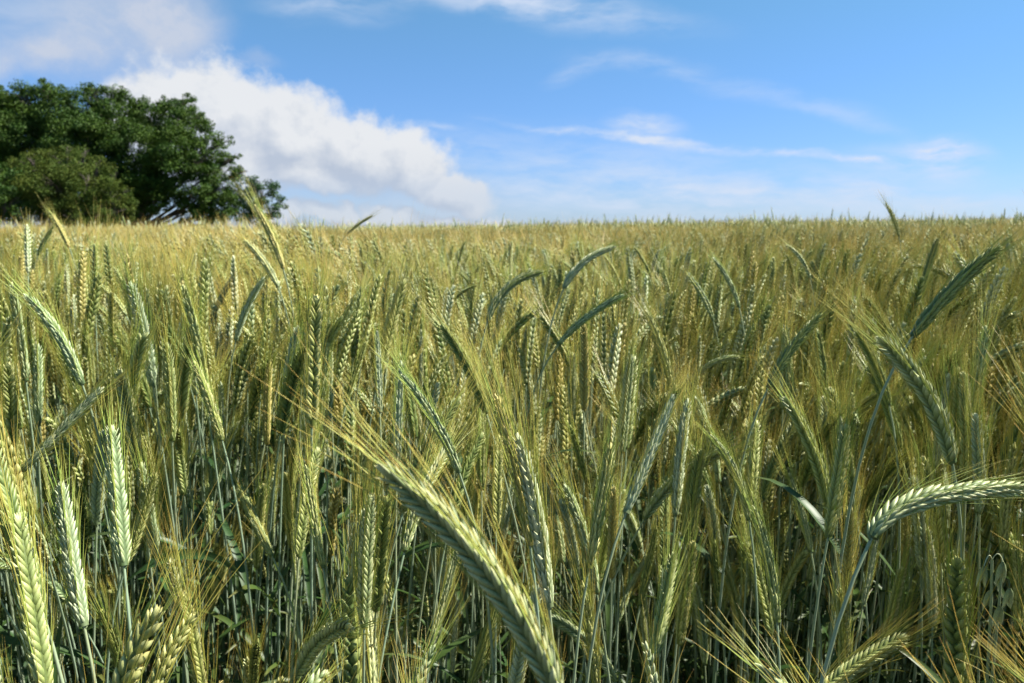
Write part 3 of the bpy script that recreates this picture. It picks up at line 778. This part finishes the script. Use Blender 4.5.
def make_tree(name, label, cat, D, lobes, leaf_mat, leaf, per_m, foot_px, trunk_r, seed, part='crown', spread=.36, group=None):
    """lobes: (px, py, radius px, depth offset m) blobs of foliage on the tree's limbs; built at their real distance and size"""
    g = np.random.default_rng(seed)
    sc_ = D / FPX
    base = unproject(foot_px, EYE_ROW, D); base[2] = float(ground_z(base[0], base[1]))
    root = empty(name, base); tag(root, label, cat, group)
    tk, cr_ = MB(), MB()
    cent = []
    for (px, py, r, dz) in lobes:
        c = unproject(px, py, D); c[1] += dz
        cent.append((c - base, r * sc_))
    h = max(c[2] for c, _ in cent)
    fork = np.array([0, 0, h * .28])
    tube(tk, bezier([[0, 0, -.3], [.1, .1, h * .12], fork], 6), np.linspace(trunk_r * 1.35, trunk_r * .85, 6), 10)
    for c, r in cent:
        mid = fork * .5 + c * .5 + np.array([g.normal(0, .4), g.normal(0, .4), -.08 * h])
        tube(tk, bezier([fork * .9, mid, c], 9), np.linspace(trunk_r * (.5 if r > 1.6 else .2), .02, 9), 6)
        for _ in range(7):
            d = unit(g.normal(0, 1, 3)); d[2] = abs(d[2]) * .7
            tube(tk, bezier([c * .75 + fork * .25, c, c + d * r * .9], 5), np.linspace(.06, .012, 5), 4)
        n_cl = max(7, int(11 * r * r))
        for _ in range(n_cl):                              # leaf clumps sit towards the outside of each lobe
            d = unit(g.normal(0, 1, 3))
            q = c + d * r * (.45 + .55 * g.random() ** .5 + (.28 * g.random() if g.random() < .3 else 0)) * np.array([1, 1, .86])
            cr = r * g.uniform(.18, spread) * .8 + .12
            k = int(per_m * cr * cr * 14) + 8
            o = g.normal(0, 1, (k, 3)); o = unit(o) * (g.random((k, 1)) ** .45) * cr * np.array([1.15, 1.15, .75])
            p = q + o
            nrm = unit(g.normal(0, .75, (k, 3)) + np.array([0, 0, .8]) + unit(o) * .5)
            a = unit(np.cross(nrm, g.normal(0, 1, (k, 3)))); b = np.cross(nrm, a)
            s = leaf * g.uniform(.65, 1.35, (k, 1))
            v = np.stack([p - a * s, p - b * s * .55 + nrm * s * .12, p + a * s, p + b * s * .55 + nrm * s * .12], 1)
            cr_.add(v, quads=np.arange(4 * k).reshape(-1, 4), grad=np.repeat(np.clip(.5 + g.normal(0, .3, k), 0, 1), 4), tint=np.repeat(np.clip(g.random() + g.normal(0, .2, k), 0, 1), 4))
    link('trunk', tk.mesh('trunk', [M_BARK]), root)
    link(part, cr_.mesh(part, [leaf_mat], smooth=False), root)
    return root


OAK = [(45, 108, 28, 0), (12, 118, 32, 1), (-30, 120, 40, 0), (82, 112, 27, -1), (112, 118, 30, 0), (150, 122, 26, 1), (178, 122, 24, 0), (205, 148, 24, 0), (222, 178, 20, 0),
       (180, 155, 32, -2), (140, 155, 36, -1), (100, 150, 36, -2), (60, 148, 38, 0), (20, 150, 40, 0), (195, 190, 24, -1), (165, 185, 24, -2), (132, 190, 24, -1), (215, 205, 20, 0),
       (232, 198, 15, 0), (200, 218, 18, 0), (110, 195, 30, 1), (120, 215, 22, 1), (140, 212, 14, 1), (222, 216, 18, 0), (70, 200, 40, 2), (-40, 170, 50, 1), (45, 92, 13, 0), (98, 97, 13, 0), (183, 105, 12, 1), (10, 100, 14, 0), (140, 106, 11, 0), (45, 86, 8, 0), (28, 98, 9, -1), (62, 93, 8, 0), (86, 90, 8, 0), (101, 93, 8, -1), (118, 95, 8, 0), (168, 102, 8, 0), (186, 100, 9, 0), (200, 119, 9, 0), (222, 141, 10, 0), (234, 157, 8, 0), (240, 172, 9, 0), (150, 203, 15, -1), (170, 200, 14, -2), (188, 212, 13, 0), (212, 160, 16, -2), (0, 92, 9, 0), (222, 192, 16, -1), (205, 200, 18, -2), (216, 176, 14, -1), (156, 190, 20, -2), (145, 212, 12, -1)]
make_tree('oak_tree', 'big dark green oak with a broad lumpy crown on the crest', 'tree', 64., OAK, M_OAK, .088, 30, 128, .45, 11)
HAW = [(30, 158, 9, 0), (66, 150, 8, 0), (84, 152, 7, 0), (100, 162, 7, 0), (116, 176, 8, 0), (126, 192, 7, 0), (70, 165, 22, 0), (40, 172, 26, 0), (98, 178, 24, -1), (115, 195, 18, 0), (60, 195, 30, -1), (90, 205, 26, 0), (28, 200, 24, 0), (52, 160, 14, 0), (120, 210, 14, 0), (20, 180, 24, 1), (75, 190, 30, -1.5), (105, 215, 18, -1), (45, 212, 26, -1), (82, 218, 22, -1.5), (0, 205, 26, 0)]
make_tree('hawthorn_bush', 'olive brown hawthorn bush spreading in front of the big oak', 'bush', 55., HAW, M_HAW, .062, 40, 70, .16, 12)
BUSH = [(-4, 188, 24, 0), (8, 205, 18, 0), (-30, 185, 34, 0), (18, 214, 10, 0), (-6, 172, 10, 0)]
make_tree('elder_bush', 'green rounded bush at the left frame edge beside the olive one', 'bush', 52., BUSH, M_OAK, .08, 34, -10, .14, 13)
RND = [(262, 192, 17, 0), (250, 205, 18, 0), (272, 208, 15, 0), (240, 200, 12, 0), (260, 216, 16, 0), (255, 184, 9, 0)]
make_tree('round_tree', 'small round dark tree at the right end of the oak', 'tree', 66., RND, M_ASH, .095, 26, 258, .16, 14)

# ------------------------------------------------------------------ a wild oat at the lower right
op = unproject(996, 640, .62); of = np.array([op[0], op[1], 0.])
root = empty('wild_oat', of); tag(root, 'wild oat with small drooping whitish husks at lower right', 'wild oat')
top = unproject(992, 560, .62) - of
sp = bezier([np.zeros(3), [0, 0, .5], top + np.array([.01, 0, -.1]), top], 12)
link('stem', stem_mesh(sp, 0, .3, r=.0014).mesh('stem', [M_STEM]), root)
for (px, py) in ((984, 566), (1003, 562), (1010, 588), (990, 590), (1000, 606)):
    c = unproject(px, py, .62 + rng.normal(0, .01)) - of
    anc = sp[-1] if py < 575 else sp[-3]
    hm = MB()
    tube(hm, bezier([anc, anc * .5 + c * .5 + np.array([0, 0, .012]), c], 6), np.full(6, .0004), 4, .8, .8)
    for s_ in (-1, 1):
        dz = unit(np.array([.18 * s_, .1, -1]))
        place_many(hm, KT[0], c[None], np.array([[.0022, 0, 0]]), np.array([[0, .0022, 0]]), dz[None] * .019, .5, 0)
    link('spikelet', hm.mesh('spikelet', [EAR['pale']]), root)

# ------------------------------------------------------------------ light and sky
SUN_EL, SUN_AZ = R(50), R(79)                         # azimuth from +Y (view) towards +X (right)
sd = Vector((math.sin(SUN_AZ) * math.cos(SUN_EL), math.cos(SUN_AZ) * math.cos(SUN_EL), math.sin(SUN_EL)))
sl = bpy.data.lights.new('sun', 'SUN'); sl.energy = 5.0; sl.angle = R(.53); sl.color = (1., .95, .86)
so = bpy.data.objects.new('sun', sl); COL.objects.link(so)
so.rotation_euler = sd.to_track_quat('Z', 'Y').to_euler(); so.location = (20, 0, 30)

W = bpy.data.worlds.new('World'); S.world = W; W.use_nodes = True
nt = W.node_tree; nt.nodes.clear()
STR = .05
wo = nd(nt, 'ShaderNodeOutputWorld'); bg = nd(nt, 'ShaderNodeBackground', inp={'Strength': STR})
sky = nd(nt, 'ShaderNodeTexSky', sky_type='NISHITA', sun_disc=False, sun_elevation=SUN_EL, sun_rotation=SUN_AZ, air_density=1.0, dust_density=.05, ozone_density=3.)
tc = nd(nt, 'ShaderNodeTexCoord'); sx = nd(nt, 'ShaderNodeSeparateXYZ'); nt.links.new(tc.outputs['Generated'], sx.inputs[0])
AZ = math_n(nt, 'ARCTAN2', sx.outputs[0], sx.outputs[1]); EL = math_n(nt, 'ARCSINE', sx.outputs[2])
cv = nd(nt, 'ShaderNodeCombineXYZ'); nt.links.new(AZ, cv.inputs[0]); nt.links.new(EL, cv.inputs[1])


def azel(px, py):
    d = unit(ray(px, py)); return math.atan2(d[0], d[1]), math.asin(d[2])


def noise(vec, scale, detail, rough=.55, off=(0, 0, 0)):
    mp = nd(nt, 'ShaderNodeMapping'); mp.inputs['Location'].default_value = off
    nt.links.new(vec, mp.inputs[0])
    n = nd(nt, 'ShaderNodeTexNoise', inp={'Scale': scale, 'Detail': detail, 'Roughness': rough}); nt.links.new(mp.outputs[0], n.inputs['Vector'])
    return n


def warp(vec, scale, amt, detail=4., off=(0, 0, 0)):
    n = noise(vec, scale, detail, .6, off)
    s_ = nd(nt, 'ShaderNodeVectorMath', operation='SUBTRACT'); nt.links.new(n.outputs['Color'], s_.inputs[0]); s_.inputs[1].default_value = (.5, .5, .5)
    m_ = nd(nt, 'ShaderNodeVectorMath', operation='SCALE'); nt.links.new(s_.outputs[0], m_.inputs[0]); m_.inputs['Scale'].default_value = amt
    a_ = nd(nt, 'ShaderNodeVectorMath', operation='ADD'); nt.links.new(vec, a_.inputs[0]); nt.links.new(m_.outputs[0], a_.inputs[1])
    return a_.outputs[0]


def blob(vec, cx, cy, rx, ry, ang=0.):
    u0, v0 = azel(cx, cy)
    k = math.cos(u0) ** 2 + .12
    mp = nd(nt, 'ShaderNodeMapping', vector_type='TEXTURE')
    mp.inputs['Location'].default_value = (u0, v0, 0); mp.inputs['Rotation'].default_value = (0, 0, R(-ang))
    mp.inputs['Scale'].default_value = (rx / FPX * min(k, 1), ry / FPX, 1)
    nt.links.new(vec, mp.inputs[0])
    fl = nd(nt, 'ShaderNodeVectorMath', operation='MULTIPLY'); nt.links.new(mp.outputs[0], fl.inputs[0]); fl.inputs[1].default_value = (1, 1, 0)
    ln = nd(nt, 'ShaderNodeVectorMath', operation='LENGTH'); nt.links.new(fl.outputs[0], ln.inputs[0])
    return math_n(nt, 'SUBTRACT', 1., ln.outputs['Value'])


def smooth(x, a, b):
    n = nd(nt, 'ShaderNodeMapRange', interpolation_type='SMOOTHSTEP'); nt.links.new(x, n.inputs[0])
    n.inputs[1].default_value = a; n.inputs[2].default_value = b
    return n.outputs[0]


CUM = [(170, 100, 62, 46, 0), (215, 118, 80, 52, 10), (290, 135, 85, 46, 12), (365, 152, 72, 38, 14), (415, 168, 48, 34, 20), (455, 192, 44, 20, 15), (150, 130, 60, 50, 0), (230, 160, 75, 38, 6), (310, 174, 80, 20, 8),
       (322, 218, 26, 12, 0), (345, 214, 16, 11, 0), (382, 213, 26, 13, 0), (402, 218, 18, 9, 0), (290, 218, 20, 18, 0), (490, 220, 30, 9, 0), (445, 224, 36, 9, 0)]
HAZE = [(105, 30, 105, 56, 0, 1.0), (175, 10, 55, 40, 0, .8), (40, 52, 70, 20, -12, .6), (300, 182, 150, 40, 8, .40), (450, 195, 80, 30, 8, .45), (0, 70, 22, 16, 0, .5), (265, 66, 26, 12, 0, .35)]
WISP = [(330, 6, 75, 20, 0, .55), (560, 10, 150, 20, 8, .62), (470, -4, 130, 18, 4, .45), (640, 62, 75, 13, 6, .42), (575, 68, 34, 12, -22, .38), (760, 92, 120, 11, 14, .32), (850, 118, 70, 8, 16, .25),
        (625, 138, 130, 5, 7, 1.3), (790, 156, 130, 5, 5, 1.0), (645, 127, 40, 15, 6, 1.0), (945, 156, 46, 20, 8, 1.15), (905, 160, 70, 18, 4, .6), (945, 150, 26, 16, -20, .9), (560, 172, 210, 46, 4, .50), (760, 192, 260, 36, 3, .42),
        (900, 190, 110, 8, 8, .35), (430, 127, 34, 4, 4, .5), (640, 205, 420, 28, 0, .42), (15, 8, 90, 24, 0, .35), (870, 205, 260, 16, 2, .22)]


def cumulus(vec):
    w = warp(warp(vec, 8., .085, 3.), 26., .034, 5., (3, 1, 0))
    f = None
    for c in CUM:
        b_ = blob(w, *c)
        f = b_ if f is None else math_n(nt, 'SMOOTH_MAX', f, b_, .18)
    n = noise(vec, 20., 8., .66)
    return math_n(nt, 'ADD', f, math_n(nt, 'MULTIPLY', math_n(nt, 'SUBTRACT', n.outputs['Fac'], .5), 1.1))


def shifted(dx, dy):
    a_ = nd(nt, 'ShaderNodeVectorMath', operation='ADD'); nt.links.new(cv.outputs[0], a_.inputs[0]); a_.inputs[1].default_value = (dx, dy, 0)
    return a_.outputs[0]


c0 = cumulus(cv.outputs[0]); c1 = cumulus(shifted(.016, .022))
c_alpha = math_n(nt, 'MULTIPLY', smooth(c0, -.08, .40), math_n(nt, 'MULTIPLY_ADD', smooth(EL, azel(512, 205)[1], azel(512, 165)[1]), .24, .74))
lit = math_n(nt, 'MULTIPLY_ADD', math_n(nt, 'SUBTRACT', c0, c1), 1.35, .50, clamp=True)
low = smooth(EL, azel(512, 215)[1], azel(512, 120)[1])
lit = math_n(nt, 'MULTIPLY', lit, math_n(nt, 'MULTIPLY_ADD', low, .45, .62), clamp=True)
EXPO = 1.28
k = 1 / STR / 2 ** EXPO
cum_col = mix_n(nt, lit, tuple(x * k for x in (.50, .57, .69)), tuple(x * k for x in (.82, .84, .87)))


def layer(items, vec, scale, stretch):
    tot = None
    sv = nd(nt, 'ShaderNodeVectorMath', operation='MULTIPLY'); nt.links.new(vec, sv.inputs[0]); sv.inputs[1].default_value = stretch
    n = noise(sv.outputs[0], scale, 6., .6)
    for cx, cy, rx, ry, an, am in items:
        b_ = math_n(nt, 'MULTIPLY', smooth(blob(vec, cx, cy, rx * 1.25, ry * 1.25, an), 0, .95), am)
        tot = b_ if tot is None else math_n(nt, 'ADD', tot, b_)
    return math_n(nt, 'MULTIPLY', tot, smooth(n.outputs['Fac'], .28, .72), clamp=True), tot


hz, hz0 = layer(HAZE, warp(cv.outputs[0], 9., .07, 5.), 12., (1, 1.4, 1))
wp, wp0 = layer(WISP, warp(cv.outputs[0], 8., .035, 5., (5, 2, 0)), 14., (.6, 2.6, 1))
air = smooth(EL, 0., R(24))                            # the low air is hazier and paler than the air higher up
skyc = mix_n(nt, 1., sky.outputs[0], mix_n(nt, air, (.53, .73, 1.24), (.77, 1.15, 1.09)), 'MULTIPLY')
col = mix_n(nt, math_n(nt, 'MULTIPLY', wp, 1.0), skyc, tuple(x * k for x in (.68, .77, .93)))
col = mix_n(nt, math_n(nt, 'MULTIPLY_ADD', hz0, .50, math_n(nt, 'MULTIPLY', hz, .55), clamp=True), col, tuple(x * k for x in (.56, .63, .77)))
col = mix_n(nt, c_alpha, col, cum_col)
nt.links.new(col, bg.inputs[0]); nt.links.new(bg.outputs[0], wo.inputs[0])

# ------------------------------------------------------------------ camera and render settings
cd = bpy.data.cameras.new('camera'); cam = bpy.data.objects.new('camera', cd); COL.objects.link(cam)
cd.sensor_width = 36; cd.lens = LENS; cd.clip_start = .02; cd.clip_end = 9000
cam.location = (0, 0, EYE); cam.rotation_euler = (math.pi / 2 - PITCH, 0, 0)
cd.dof.use_dof = True; cd.dof.focus_distance = .62; cd.dof.aperture_fstop = 16
S.camera = cam
S.render.engine = 'CYCLES'
S.cycles.max_bounces = 4; S.cycles.diffuse_bounces = 2; S.cycles.glossy_bounces = 2; S.cycles.transmission_bounces = 3
S.view_settings.view_transform = 'Standard'; S.view_settings.look = 'None'; S.view_settings.exposure = EXPO; S.view_settings.gamma = 1
S.render.resolution_x, S.render.resolution_y = IMG_W, IMG_H
